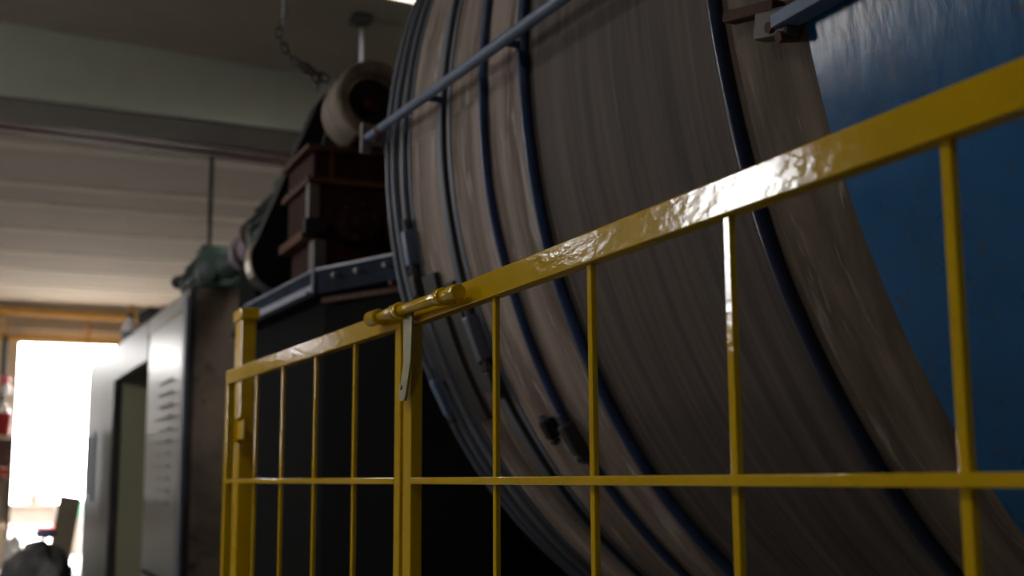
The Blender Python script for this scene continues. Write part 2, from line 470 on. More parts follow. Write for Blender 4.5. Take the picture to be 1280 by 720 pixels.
hoop(2.394, 0.0140, seed=6)
hoop(1.639, 0.0135, seed=7, wob=0.003, material='navydark')
flat_band(3.31, 3.336, 0.004)
flat_band(3.235, 3.262, 0.004)
flat_band(3.175, 3.192, 0.004)
flat_band(2.93, 2.962, 0.003)
flat_band(2.862, 2.885, 0.003)
# tie rod along the outside, its end bracket, and the second bar on the blue end
MB().tube([drum_p(3.43, 3.0, 1.558), drum_p(3.0, 2.3, 1.558), drum_p(2.59, 1.65, 1.556), drum_p(2.15, 0.95, 1.556), drum_p(1.60, 0.05, 1.556)], 0.0135, 14).build('tie_rod', 'rodblue', drum)
for t, dg in ((1.62, 0.05), (2.394, 1.3), (2.905, 2.15)):
    MB().cyl(drum_p(t, dg, 1.495), drum_p(t, dg, 1.565), 0.009, 10).build('rod_stud', 'navy', drum)
rb = MB().box((AX - 1.575, 3.40, AZ + 0.035), (AX - 1.545, 3.425, AZ + 0.125), 0.004).box((AX - 1.55, 3.36, AZ + 0.06), (AX - 1.40, 3.42, AZ + 0.10), 0.004).build('rod_bracket', 'pink', drum)
MB().cyl(drum_p(3.30, 2.8, 1.558), drum_p(3.27, 2.75, 1.558), 0.016, 14, bevel=0.003).build('rod_collar', 'rustedge', drum)
MB().bar(drum_p(1.462, -9.1, 1.521), drum_p(0.2, -9.1, 1.521), 0.035, 0.022, 0.003, up=(0, 0, 1)).build('latch_bar', 'rodblue', drum)
cl = MB().bar(drum_p(1.52, -8.6, 1.512), drum_p(1.435, -9.3, 1.512), 0.030, 0.045, 0.006).build('bar_clamp', 'grease', drum)
for t, dg in ((1.475, -9.2), (1.455, -10.0)):
    MB().cyl(drum_p(t, dg, 1.50), drum_p(t, dg, 1.534), 0.009, 6).build('bolt', 'rustedge', cl)
MB().bar(drum_p(1.60, -7.0, 1.508), drum_p(1.47, -8.0, 1.508), 0.03, 0.018, 0.003).build('clamp_strap', 'rustedge', drum)
# hoop tensioners (turnbuckle lugs) and the greasy cleat plates low on the far rim
def lug(t, deg, L=0.075, material='slate', wd=0.035):
    m = MB()
    m.bar(drum_p(t, deg + L / RD * 28, 1.518), drum_p(t, deg - L / RD * 28, 1.518), wd, 0.035, 0.006, up=(1, 0, 0.2))
    o = m.build('hoop_lug', material, drum)
    MB().cyl(drum_p(t, deg + L / RD * 46, 1.522), drum_p(t, deg - L / RD * 46, 1.522), 0.0085, 8).build('bolt', 'steelblue', o)
    MB().cyl(drum_p(t, deg - L / RD * 33, 1.522), drum_p(t, deg - L / RD * 40, 1.522), 0.015, 6).build('nut', 'grease', o)
    return o
lug(3.20, -10.6, 0.10, 'rodblue')
lug(3.20, -14.6, 0.06, 'slate')
lug(3.30, -26.6, 0.11, 'rodblue')
lug(3.352, -20.0, 0.07, 'grease')
lug(2.905, -21.5, 0.12, 'steelblue')
lug(2.905, -26.0, 0.06, 'slate')
lug(2.633, -32.6, 0.08, 'slate')
lug(2.72, -31.4, 0.05, 'rubber')
def cleat(t0, t1, d0, d1, h=0.016, material='slate'):
    m = MB()
    n = 10
    rows = []
    for i in range(n + 1):
        a = d0 + (d1 - d0) * i / n
        rows.append([m.bm.verts.new(drum_p(*p)) for p in ((t0, a, RD - 0.005), (t0, a, RD + h), (t1, a, RD + h), (t1, a, RD - 0.005))])
    for A, B in zip(rows, rows[1:]):
        for i in range(3):
            m.bm.faces.new((A[i], A[i + 1], B[i + 1], B[i]))
    m.bm.faces.new(rows[0]); m.bm.faces.new(rows[-1][::-1])
    return m.build('cleat_plate', material, drum)
cleat(3.07, 3.165, -14.0, -30)
cleat(2.965, 3.03, -15.5, -27, 0.012)
cleat(3.215, 3.275, -16, -25, 0.012)

# ------------------------------------------------------------------ yellow fence: gate, panel, post, slide bolt
ZT, ZB, ZM = EYE + 0.290, EYE + 0.253, EYE - 0.003
GZ0 = 0.12
gate = thing('safety_gate', (0, 2.0, 0), 'yellow barred machine gate, left of the bolt, reaching to the capped post', 'gate')
def rail_bar(parent, name, t0, t1, z0, z1, x0=0.0, x1=0.02, bevel=0.0018):
    return MB().box((x0, t0, z0), (x1, t1, z1), bevel).build(name, 'yellow', parent)
rail_bar(gate, 'top_rail', 1.995, 3.375, ZT - 0.036, ZT + 0.0)
rail_bar(gate, 'bottom_rail', 1.995, 3.375, GZ0, GZ0 + 0.037)
rail_bar(gate, 'stile', 1.993, 2.021, GZ0 + 0.037, ZT - 0.036)
rail_bar(gate, 'stile', 3.345, 3.375, GZ0 + 0.037, ZT - 0.036)
for z in (ZM, ZM - 0.42, ):
    rail_bar(gate, 'cross_bar', 2.021, 3.345, z - 0.0055, z + 0.0055, -0.001, 0.006, 0.0012)
for t in (2.270, 2.536, 2.804, 3.058):
    rail_bar(gate, 'bar', t - 0.0058, t + 0.0058, GZ0 + 0.037, ZT - 0.036, 0.0062, 0.0138, 0.0014)
gate.location.x = -0.003
gate.rotation_euler.z = 0.0277
panel = thing('fence_panel', (0, 0.9, 0), 'yellow barred fence panel right of the bolt, nearest the camera', 'fence')
rail_bar(panel, 'top_rail', -0.30, 1.984, ZB, ZT)
rail_bar(panel, 'bottom_rail', -0.30, 1.984, GZ0, GZ0 + 0.037)
rail_bar(panel, 'stile', 1.944, 1.984, GZ0 + 0.037, ZB)
rail_bar(panel, 'stile', -0.30, -0.26, GZ0 + 0.037, ZB)
for z in (ZM, ZM - 0.42):
    rail_bar(panel, 'cross_bar', -0.26, 1.944, z - 0.0055, z + 0.0055, -0.001, 0.006, 0.0012)
for t in (1.603, 1.306, 1.009, 0.709, 0.409, 0.109):
    rail_bar(panel, 'bar', t - 0.0058, t + 0.0058, GZ0 + 0.037, ZB, 0.0062, 0.0138, 0.0014)
for t in (1.96, -0.28):
    MB().box((-0.03, t - 0.05, 0), (0.05, t + 0.05, 0.012), 0.002).box((0.0, t - 0.018, 0.012), (0.02, t + 0.018, GZ0)).build('foot_plate', 'yellow', panel)
# slide bolt on the panel's stile, its rings, and the unpainted drop handle
bolt = MB().cyl((-0.020, 1.690, EYE + 0.2705), (-0.020, 2.088, EYE + 0.2800), 0.0085, 24, bevel=0.002)
bolt = bolt.build('slide_bolt', 'yellow', panel)
def on_bolt(t):
    return Vector((-0.020, t, EYE + 0.2705 + (t - 1.690) / 0.398 * 0.0095))
for name, t0, t1, r in (('bolt_tube', 1.762, 1.925, 0.0098), ('ring', 1.940, 1.958, 0.0135), ('ring', 1.966, 1.984, 0.0125), ('ring', 1.992, 2.030, 0.0098), ('ring', 1.733, 1.755, 0.0138), ('end_knob', 1.672, 1.728, 0.0118)):
    MB().cyl(on_bolt(t0), on_bolt(t1), r, 24, bevel=0.002).build(name, 'yellow', bolt)
for t in (1.745, 1.966):
    p = on_bolt(t)
    MB().box((-0.014, t - 0.009, p.z - 0.012), (0.001, t + 0.009, p.z + 0.006), 0.001).build('lug', 'yellow', bolt)
kp = MB().cyl(on_bolt(2.055), on_bolt(2.102), 0.0138, 24, bevel=0.002).box((-0.014, 2.066, EYE + 0.268), (-0.002, 2.084, EYE + 0.286), 0.001)
kp.build('bolt_keeper', 'yellow', gate)
hd = MB()
P0 = [(1.905, EYE + 0.271), (1.951, EYE + 0.273), (1.947, EYE + 0.19), (1.972, EYE + 0.136), (1.966, EYE + 0.128), (1.944, EYE + 0.127), (1.937, EYE + 0.134), (1.912, EYE + 0.19)]
hd.prism(P0, -0.0125, -0.0085, axis=0)
hd = hd.build('drop_handle', 'zinc', panel, smooth=False)
tag(hd, 'bare greyish metal strip hanging from the bolt')
MB().cyl((-0.0150, 1.957, EYE + 0.150), (-0.009, 1.957, EYE + 0.150), 0.004, 12).build('rivet', 'zinc', hd)
post = thing('gate_post', (0.05, 3.585, 0), 'square yellow post with flat cap standing behind the far end of the gate', 'post')
MB().box((0.03, 3.54, 0), (0.072, 3.632, EYE + 0.455), 0.003).build('shaft', 'yellow', post)
MB().box((0.024, 3.530, EYE + 0.455), (0.079, 3.642, EYE + 0.488), 0.004).build('cap', 'yellow', post)
MB().box((-0.01, 3.49, 0), (0.12, 3.69, 0.012), 0.002).build('base_plate', 'yellow', post)
for q in (3.56, 2.9):
    pass
for z in (0.45, 1.35):
    MB().cyl((0.016, 3.49, z), (0.016, 3.49, z + 0.07), 0.012, 14).box((0.012, 3.38, z + 0.01), (0.02, 3.49, z + 0.06)).box((0.012, 3.49, z + 0.01), (0.04, 3.56, z + 0.06)).build('hinge', 'yellow', post)

# ------------------------------------------------------------------ drive platform and machinery beyond the drum
ZP = 2.01
p1, p2, p3 = Vector((0.423, 5.467, ZP)), Vector((0.466, 4.414, ZP)), Vector((0.66, 3.93, ZP))
plat = thing('drive_platform', (1.4, 4.6, 0), 'raised black steel platform with a dark blue flanged edge over a void painted black beyond the drum', 'platform')
deck = [(p1.x, p1.y), (p2.x, p2.y), (p3.x, p3.y), (0.85, 3.72), (3.2, 3.72), (3.2, 7.0), (0.80, 7.0), (0.555, 6.5)]
MB().prism(deck, ZP - 0.02, ZP - 0.003, 2).build('deck', 'black', plat, smooth=False)
dz = Vector((0, 0, 0.042))
MB().bar(p1 - dz, p2 - dz, 0.012, 0.084, 0.002).build('side_flange', 'flange', plat)
MB().bar(p2 - dz, p3 - dz, 0.012, 0.094, 0.002).bar(p3 - dz, Vector((0.88, 3.70, ZP)) - dz, 0.012, 0.094, 0.002).build('front_flange', 'flange', plat)
MB().bar(p1 + Vector((-0.004, 0, 0.001)), p2 + Vector((-0.004, 0, 0.001)), 0.014, 0.008, 0.001).build('worn_edge', 'wornedge', plat)
MB().bar(p2 + Vector((0, -0.004, 0.001)), p3 + Vector((0, -0.004, 0.001)), 0.014, 0.008, 0.001).build('worn_edge', 'wornedge', plat)
MB().bar(p1 + Vector((-0.018, 0, -0.086)), p2 + Vector((-0.018, 0, -0.086)), 0.036, 0.010, 0.002).bar(p1 + Vector((-0.008, 0, -0.068)), p2 + Vector((-0.008, 0, -0.068)), 0.008, 0.034, 0.002).build('lower_lip', 'wornedge', plat)
MB().bar(p2 + Vector((-0.010, -0.004, -0.088)), p2 + Vector((-0.010, -0.004, 0.0)), 0.012, 0.014, 0.002, up=(0, 1, 0)).build('corner_weld', 'wornedge', plat)
for s in (0.25, 0.5, 0.8):
    p = p2.lerp(p3, s) + Vector((-0.012, -0.012, -0.035))
    MB().cyl(p, p + Vector((-0.012, -0.005, 0)), 0.009, 6).build('bolt', 'grease', plat)
sk = [(p1 + Vector((0.05, 0, 0)), p2 + Vector((0.05, 0.03, 0))), (p2 + Vector((0.05, 0.03, 0)), p3 + Vector((0.05, 0.04, 0))), (p3 + Vector((0.05, 0.04, 0)), Vector((0.9, 3.78, ZP))), (Vector((0.9, 3.78, ZP)), Vector((3.2, 3.80, ZP)))]
for a, b in sk:
    m = MB()
    m.bar(Vector((a.x, a.y, 0.95)), Vector((b.x, b.y, 0.95)), 0.012, 1.9)
    m.build('void_shade_plate', 'black', plat, smooth=False)  # plates put in for the dark void, its shade painted near-black
MB().box((0.62, 4.0, 1.905), (0.64, 4.02, 1.925), 0.002).bar(Vector((0.50, 4.42, 1.90)), Vector((0.70, 4.00, 1.90)), 0.03, 0.02, 0.002).build('edge_brace', 'rustedge', plat)
for x, y in ((0.9, 6.9), (3.1, 6.9), (3.1, 3.86)):
    MB().box((x - 0.04, y - 0.04, 0), (x + 0.04, y + 0.04, ZP - 0.02)).build('leg', 'black', plat, smooth=False)

# reducer
gx, gy = 0.447, 4.5
red = thing('gear_reducer', (0.75, 4.75, ZP), 'dark rust red gear reducer standing on the platform under the beige ring', 'gearbox')
MB().box((gx + 0.03, gy + 0.03, 2.20), (1.15, gy + 0.44, 2.515 - 0.02), 0.012).build('housing', 'rust', red)
MB().box((gx + 0.045, gy + 0.05, ZP), (1.15, gy + 0.42, 2.20), 0.008).build('lower_housing', 'rust', red)
MB().box((gx, gy, 2.495), (1.17, gy + 0.455, 2.515), 0.004).build('top_flange', 'rustedge', red)
MB().box((gx + 0.005, gy, 2.365), (1.17, gy + 0.45, 2.386), 0.004).build('split_flange', 'rustedge', red)
MB().box((gx + 0.092, gy + 0.008, 2.386), (gx + 0.108, gy + 0.035, 2.495), 0.003).build('rib', 'rustedge', red)
MB().box((gx - 0.002, gy + 0.01, 2.175), (gx + 0.085, gy + 0.05, 2.226), 0.005).build('foot_block', 'rubber', red)
MB().box((gx + 0.01, gy + 0.01, 2.226), (gx + 0.055, gy + 0.06, 2.365), 0.006).build('corner_column', 'grease', red)
MB().box((gx - 0.005, gy + 0.05, 2.15), (gx + 0.06, gy + 0.44, 2.187), 0.005).build('side_ledge', 'rustedge', red)
MB().box((gx + 0.035, gy + 0.02, ZP), (gx + 0.085, gy + 0.10, 2.15), 0.005).build('foot', 'grease', red)
for x, z, r in ((0.645, 2.225, 0.085), (0.86, 2.20, 0.10)):
    b = MB().cyl((x, gy + 0.05, z), (x, gy - 0.01, z), r, 32, bevel=0.006).build('bearing_cover', 'rust', red)
    MB().cyl((x, gy - 0.01, z), (x, gy - 0.03, z), r * 0.45, 24, bevel=0.004).build('shaft_cap', 'rust', b)
    for kk in range(6):
        a = kk * PI / 3 + 0.3
        MB().cyl((x + r * 0.78 * math.cos(a), gy - 0.01, z + r * 0.78 * math.sin(a)), (x + r * 0.78 * math.cos(a), gy - 0.022, z + r * 0.78 * math.sin(a)), 0.008, 6).build('bolt', 'rustedge', b)
for kk in range(5):
    y = gy + 0.05 + kk * 0.085
    MB().cyl((gx + 0.014, y, 2.386), (gx + 0.014, y, 2.398), 0.009, 6).build('bolt', 'grease', red)

# beige ring lying on the reducer
ring = thing('flared_ring', (0.656, 4.47, 2.515), 'thick beige cast ring open towards the aisle, on top of the red gear reducer', 'ring')
prof = [(0.105, 0.0), (0.118, -0.012), (0.138, -0.010), (0.150, 0.004), (0.152, 0.03), (0.146, 0.06), (0.148, 0.20), (0.140, 0.26), (0.10, 0.26), (0.098, 0.05)]
MB().lathe(prof, (0.668, 4.36, 2.672), (0, 1, 0), seg=64, close_prof=True).build('ring_body', 'beige', ring)
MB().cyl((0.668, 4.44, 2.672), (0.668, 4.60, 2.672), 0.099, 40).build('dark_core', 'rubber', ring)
MB().cyl((0.66, 4.38, 2.665), (0.66, 4.45, 2.665), 0.035, 24, bevel=0.005).build('hub', 'rust', ring)
MB().lathe([(0.094, 0.0), (0.099, 0.0), (0.099, 0.012), (0.094, 0.012)], (0.668, 4.40, 2.672), (0, 1, 0), seg=40, close_prof=True).build('retaining_band', 'steel', ring)
MB().box((0.60, 4.40, 2.513), (0.74, 4.60, 2.535), 0.004).build('saddle', 'rust', ring)

# belt guard behind the reducer
guard = thing('belt_guard', (0.6, 5.1, ZP), 'black slanting belt guard behind the red gear reducer with a bright metal edge strip', 'machine guard')
def obround(c1, r1, c2, r2, n=16):
    c1, c2 = Vector(c1), Vector(c2)
    d = c2 - c1
    base = math.atan2(d.y, d.x)
    off = math.acos((r1 - r2) / d.length)
    pts = []
    for i in range(n + 1):
        a = base + off + (2 * PI - 2 * off) * i / n
        pts.append((c1.x + r1 * math.cos(a), c1.y + r1 * math.sin(a)))
    for i in range(n + 1):
        a = base - off + 2 * off * i / n
        pts.append((c2.x + r2 * math.cos(a), c2.y + r2 * math.sin(a)))
    return pts
MB().prism(obround((0.475, 2.145), 0.125, (0.735, 2.79), 0.13), 5.02, 5.16, axis=1).build('guard_case', 'rubber', guard)
MB().prism(obround((0.475, 2.145), 0.095, (0.735, 2.79), 0.095), 5.005, 5.02, axis=1).build('guard_face', 'rubber', guard)
m = MB()
pts = []
for i in range(9):
    a = R(150 + 62 * i / 8)
    pts.append((0.475 + 0.130 * math.cos(a), 2.145 + 0.130 * math.sin(a)))
pts2 = [(0.475 + 0.138 * math.cos(R(150 + 62 * i / 8)), 2.145 + 0.138 * math.sin(R(150 + 62 * i / 8))) for i in range(9)]
m.prism(pts + pts2[::-1], 5.0, 5.10, axis=1).build('edge_strip', 'steel', guard)
MB().box((0.49, 5.03, ZP - 0.002), (0.52, 5.15, 2.12)).build('support_foot', 'rubber', guard)
MB().prism([(0.56, 2.52), (0.63, 2.52), (0.66, 2.70), (0.60, 2.66)], 4.80, 4.83, axis=1).build('stay_plate', 'dullpipe', guard)
MB().box((0.585, 4.80, 2.52), (0.62, 5.03, 2.56)).build('stay_bar', 'dullpipe', guard)

# motor and pump behind
def motor(name, c, y0, y1, r, label, mtl, base_z, lever=False):
    o = thing(name, (c[0], (y0 + y1) / 2, base_z), label, 'motor')
    x, z = c
    L = y1 - y0
    MB().cyl((x, y0 + 0.12 * L, z), (x, y1 - 0.2 * L, z), r * 0.88, 40, bevel=0.01).build('body', mtl, o)
    MB().lathe([(0.02, 0.0), (r * 0.7, 0.005), (r * 0.9, 0.03), (r * 0.93, 0.2 * L), (0.02, 0.2 * L)], (x, y1, z), (0, -1, 0), seg=40).build('fan_cover', mtl, o)
    MB().lathe([(0.03, 0.0), (r * 0.6, 0.0), (r * 0.95, 0.05), (r * 0.95, 0.13 * L), (0.03, 0.13 * L)], (x, y0, z), (0, 1, 0), seg=40).build('end_shield', mtl, o)
    for kk in range(22):
        a = 2 * PI * kk / 22
        e = Vector((math.cos(a), 0, math.sin(a)))
        p = Vector((x, y0 + 0.15 * L, z)) + e * r * 0.94
        q = Vector((x, y1 - 0.22 * L, z)) + e * r * 0.94
        MB().bar(p, q, r * 0.035, r * 0.16, up=e).build('cooling_fin', mtl, o, smooth=False)
    MB().box((x - r * 0.55, y0 + 0.3 * L, z + r * 0.7), (x + r * 0.45, y0 + 0.58 * L, z + r * 1.18), 0.01).build('terminal_box', mtl, o)
    MB().cyl((x, y0 - 0.10, z), (x, y0 + 0.02, z), r * 0.16, 16).build('shaft', 'grease', o)
    for yy in (y0 + 0.22 * L, y1 - 0.32 * L):
        MB().box((x - r * 0.9, yy - 0.04, base_z), (x + r * 0.9, yy + 0.04, z - r * 0.6), 0.006).build('foot', mtl, o)
    return o
mo = motor('electric_motor', (0.80, 2.535), 5.75, 6.55, 0.20, 'dark green finned electric motor on the platform, left of the black belt guard', 'green', ZP)
MB().box((0.60, 5.8, ZP), (1.0, 6.5, 2.27), 0.01).build('plinth', 'black', mo)
MB().box((0.57, 6.0, ZP), (0.70, 6.45, 2.36), 0.03).build('oil_sump', 'black', mo)
pump = motor('electric_motor', (0.70, 2.53), 7.62, 8.42, 0.165, 'dark green pump motor lying on the roof of the grey steel cabin', 'green', 2.351)
MB().cyl((0.62, 8.36, 2.58), (0.585, 8.68, 2.60), 0.014, 12).build('lever', 'rubber', pump)
MB().blob((0.59, 8.69, 2.60), (0.055, 0.05, 0.05), 2, 0.05).build('lever_knob', 'rubber', pump)
cp = thing('shaft_coupling', (0.66, 7.0, ZP), 'pinkish grey shaft coupling with a purple collar between the two green motors', 'coupling')
MB().cyl((0.74, 6.75, 2.54), (0.74, 6.98, 2.54), 0.085, 32, bevel=0.02).build('hub', 'purple', cp)
MB().cyl((0.74, 6.99, 2.54), (0.74, 7.10, 2.54), 0.11, 32, bevel=0.012).build('collar', 'purple', cp)
MB().lathe([(0.05, 0), (0.085, 0.0), (0.085, 0.05), (0.05, 0.05)], (0.70, 6.68, 2.58), (0.2, 1, 0), seg=28, close_prof=True).build('clamp_ring', 'pink', cp)
MB().cyl((0.74, 7.11, 2.53), (0.71, 7.515, 2.53), 0.075, 24, bevel=0.01).build('sleeve', 'green', cp)
MB().box((0.68, 6.80, ZP - 0.002), (0.80, 6.95, 2.44), 0.006).build('pedestal', 'black', cp)

# ------------------------------------------------------------------ grey steel cabin along the machine line
cab = thing('steel_cabin', (1.6, 10.0, 0), 'long grey sheet steel cabin with an open doorway, left of the yellow post', 'cabin')
CT = 2.35
def fx(y):
    return 0.449 - 0.0144 * (y - 7.19)
def face(y0, y1, z0, z1, name, m, out=0.0, th=0.06, parent=None, bevel=0.004):
    mm = MB()
    mm.bar((fx(y0) + th / 2 - out, y0, (z0 + z1) / 2), (fx(y1) + th / 2 - out, y1, (z0 + z1) / 2), th, z1 - z0, bevel)
    return mm.build(name, m, parent or cab)
face(7.19, 7.42, 0, CT, 'corner_stile', 'cabin', 0.010, 0.08)
MB().box((fx(7.3) - 0.024, 7.215, 0), (fx(7.3) - 0.008, 7.26, CT - 0.05), 0.003).build('edge_strip', 'steelblue', cab)
pn = face(7.42, 8.82, 0.60, 2.245, 'wall_panel', 'cabinpanel', 0.0, 0.05)
tag(pn, 'pale steel panel with rows of fine lines')
face(7.42, 8.82, 2.245, CT, 'panel_head', 'cabinpanel', 0.004)
face(7.42, 8.82, 0, 0.60, 'panel_base', 'cabin', 0.006)
MB().box((fx(8.0) - 0.012, 7.50, 0.64), (fx(8.0) + 0.01, 8.80, 0.665), 0.002).build('panel_sill', 'black', cab)
for i in range(11):
    z = 1.86 - i * 0.075
    L = 0.55 if i % 4 != 3 else 0.75
    MB().box((fx(8.1) - 0.011, 7.75, z - 0.004), (fx(8.1) + 0.004, 7.75 + L, z + 0.004)).build('panel_slot', 'groove', pn, smooth=False)
face(8.82, 10.80, 2.07, CT, 'door_header', 'cabin', 0.006)
face(10.80, 12.96, 0, CT, 'far_panel', 'cabin', 0.0)
h0 = MB().bar((fx(11.9) - 0.03, 11.78, 1.38), (fx(11.9) - 0.03, 11.99, 1.38), 0.03, 0.62, 0.006).build('recess_plate', 'steelblue', cab)
MB().cyl((fx(11.9) - 0.07, 11.88, 1.14), (fx(11.9) - 0.07, 11.88, 1.64), 0.018, 12).build('pull_handle', 'greypipe', h0)
MB().box((0.455, 7.19, 0), (1.30, 7.25, CT), 0.004).build('end_wall', 'cabinend', cab)
MB().box((1.40, 7.25, 0), (1.46, 12.9, CT)).build('inner_wall', 'olive', cab, smooth=False)
MB().box((0.47, 10.80, 0), (1.40, 10.86, CT)).build('partition', 'olive', cab, smooth=False)
MB().box((0.50, 8.76, 0), (1.40, 8.82, CT)).build('partition', 'olive', cab, smooth=False)
m = MB()
m.prism([(fx(7.19), 7.19), (1.60, 7.19), (1.60, 12.96), (fx(12.96), 12.96)], CT - 0.05, CT, 2)
m.build('roof', 'cabin', cab, smooth=False)
MB().box((0.37, 12.9, 0), (1.46, 12.96, CT - 0.05)).build('end_wall', 'cabin', cab, smooth=False)

# bottle and hose on the cabin roof
bt = thing('plastic_bottle', (0.465, 10.62, CT), 'milky plastic bottle with a dark cap and dark label on the cabin roof', 'bottle')
bx, by = 0.485, 10.62
MB().lathe([(0.001, 0.002), (0.058, 0.002), (0.062, 0.012), (0.062, 0.125), (0.06, 0.165), (0.035, 0.215), (0.024, 0.225), (0.024, 0.24), (0.001, 0.24)], (bx, by, CT), (0, 0, 1), seg=28).build('body', 'bottle', bt)
MB().lathe([(0.0635, 0.018), (0.0635, 0.115)], (bx, by, CT), (0, 0, 1), seg=28).build('label_wrap', 'label', bt)
MB().cyl((bx, by, CT + 0.236), (bx, by, CT + 0.266), 0.027, 20, bevel=0.004).build('cap', 'rubber', bt)
pts = []
for i in range(90):
    a = i / 90 * 2 * PI * 4
    rr = 0.15 + 0.03 * math.sin(i * 0.37)
    pts.append((0.66 + rr * math.cos(a), 9.75 + rr * 1.7 * math.sin(a), CT + 0.05 + 0.13 * i / 90 + 0.012 * math.sin(i * 0.9)))
tag(MB().tube(pts, 0.033, 10).build('coiled_hose', 'rubber'), 'thick black hose coiled on the cabin roof behind the bottle', 'hose')

# ------------------------------------------------------------------ hanging chain, drop pipes and conduits
chain = thing('hanging_chain', (0.37, 4.6, 3.0), 'dark rusty link chain slung from a pale drop pipe to the beige ring', 'chain')
MB().cyl((0.371, 4.6, EYE + 3.02), (0.372, 4.6, 3.02), 0.0115, 14, bevel=0.002).build('drop_pipe', 'greypipe', chain)
MB().tube([(0.372, 4.6, 3.04), (0.365, 4.6, 3.01), (0.352, 4.6, 3.012), (0.350, 4.6, 3.03)], 0.005, 8).build('hook', 'greypipe', chain)
def link_mesh(L, wd, r):
    m = MB()
    pts = []
    for i in range(8):
        a = PI * i / 7 - PI / 2
        pts.append((wd * math.cos(a + PI / 2) , L - wd + wd * math.sin(a + PI / 2) if False else (L / 2 - wd) + wd * math.cos(a), 0) if False else (wd * math.sin(a), (L / 2 - wd) + wd * math.cos(a), 0))
    for i in range(8):
        a = PI * i / 7 - PI / 2
        pts.append((-wd * math.sin(a), -(L / 2 - wd) - wd * math.cos(a), 0))
    return m.tube(pts, r, 6, closed=True)
def run_chain(path, step, parent, mesh_obj):
    pts = [Vector(p) for p in path]
    out = []
    d = 0.0
    seglen = [(b - a).length for a, b in zip(pts, pts[1:])]
    tot = sum(seglen)
    n = int(tot / step)
    for i in range(n):
        s = (i + 0.5) * step
        k = 0
        while k < len(seglen) - 1 and s > seglen[k]:
            s -= seglen[k]; k += 1
        a, b = pts[k], pts[k + 1]
        p = a.lerp(b, min(1, s / seglen[k]))
        q = (b - a).to_track_quat('Y', 'Z').to_matrix().to_4x4() @ Matrix.Rotation(R(90 * (i % 2) + 20), 4, 'Y')
        o = mesh_obj if (i == 0 and mesh_obj.get('first')) else mesh_obj.copy()
        if 'first' in mesh_obj.keys():
            del mesh_obj['first']
        if o.name not in COL.objects:
            COL.objects.link(o)
        o.parent = parent
        o.matrix_local = Matrix.Translation(p - Vector(parent.location)) @ q
lk = link_mesh(0.047, 0.0135, 0.0056).build('link', 'chain')
lk['first'] = True
run_chain([(0.352, 4.6, 3.018), (0.349, 4.6, 2.957), (0.373, 4.6, 2.912), (0.412, 4.6, 2.868), (0.450, 4.6, 2.836), (0.498, 4.6, 2.829), (0.530, 4.6, 2.812), (0.546, 4.6, 2.792)], 0.032, chain, lk)
run_chain([(0.412, 4.605, 2.872), (0.445, 4.605, 2.852), (0.478, 4.605, 2.840), (0.505, 4.605, 2.80), (0.507, 4.605, 2.757), (0.516, 4.605, 2.742)], 0.032, chain, lk)
cd = thing('ceiling_conduit', (1.49, 7.4, 2.35), 'dull olive conduit dropping from the ceiling behind the beige ring', 'conduit')
MB().cyl((1.49, 7.4, EYE + 2.94), (1.49, 7.4, CT + 0.015), 0.019, 16).build('tube', 'darksteel', cd)
MB().box((1.43, 7.34, EYE + 2.90), (1.55, 7.46, EYE + 2.951), 0.006).build('ceiling_box', 'darksteel', cd)
MB().box((1.42, 7.33, CT + 0.001), (1.56, 7.47, CT + 0.02), 0.004).build('foot_plate', 'darksteel', cd)
tag(MB().cyl((0.953, 9.68, 3.77), (0.953, 9.68, CT + 0.001), 0.017, 12).build('drop_rod', 'dullpipe'), 'thin dark rod dropping from the red channel, left of the green motor', 'rod')

# ------------------------------------------------------------------ around the bright doorway
g1 = thing('gas_pipe', (0.6, 19.3, 3.66), 'upper ochre gas pipe running under the ceiling at the far wall', 'pipe')
MB().cyl((-4.1, 19.3, 3.76), (4.8, 19.3, 3.60), 0.055, 16).build('tube', 'gaspipe', g1)
for x in (-1.5, 1.44, 3.8):
    MB().box((x - 0.03, 19.27, 3.66), (x + 0.03, 19.33, CL), 0.004).build('hanger', 'gaspipe', g1)
g2 = thing('gas_pipe', (0.6, 19.45, 3.3), 'lower ochre gas pipe just above the bright doorway', 'pipe')
MB().cyl((-4.1, 19.44, 3.40), (4.8, 19.44, 3.22), 0.045, 16).build('tube', 'gaspipe', g2)
for x in (-0.32, 0.84, 3.0):
    MB().box((x - 0.035, 19.44, 3.32), (x + 0.035, 19.50, 3.42), 0.004).cyl((x, 19.45, 3.38), (x, 19.45, 3.62), 0.022, 10).build('bracket', 'gaspipe', g2)
struct('trim_4', MB().box((WL, 19.50, 3.46), (WR, TF, 3.53)), 'panelc', smooth=False)
vp = thing('riser_pipe', (-0.28, 19.2, 0), 'dark ochre riser pipe with a red valve cap at the left of the doorway', 'pipe')
MB().cyl((-0.30, 19.35, 0), (-0.30, 19.35, 3.34), 0.04, 14).build('tube', 'dullpipe', vp)
MB().cyl((-0.27, 19.22, 2.62), (-0.27, 19.22, 2.74), 0.06, 16, bevel=0.01).build('valve_cap', 'red', vp)
MB().cyl((-0.25, 19.22, 2.47), (-0.25, 19.22, 2.62), 0.05, 16, bevel=0.01).cyl((-0.30, 19.35, 2.55), (-0.25, 19.22, 2.55), 0.03, 10).build('valve_body', 'white', vp)
rk = thing('storage_rack', (-0.5, 18.8, 0), 'grey storage rack with a red shelf edge left of the bright doorway', 'rack')
for x in (-1.0, -0.155):
    for y in (18.6, 19.14):
        MB().box((x - 0.02, y - 0.02, 0), (x + 0.02, y + 0.02, 1.86)).build('upright', 'wallgrey', rk, smooth=False)
for z, m in ((1.84, 'panelc'), (1.33, 'red'), (0.6, 'wall')):
    MB().box((-1.02, 18.58, z), (-0.135, 19.16, z + (0.09 if z == 1.33 else 0.035)), 0.004).build('shelf', m, rk)
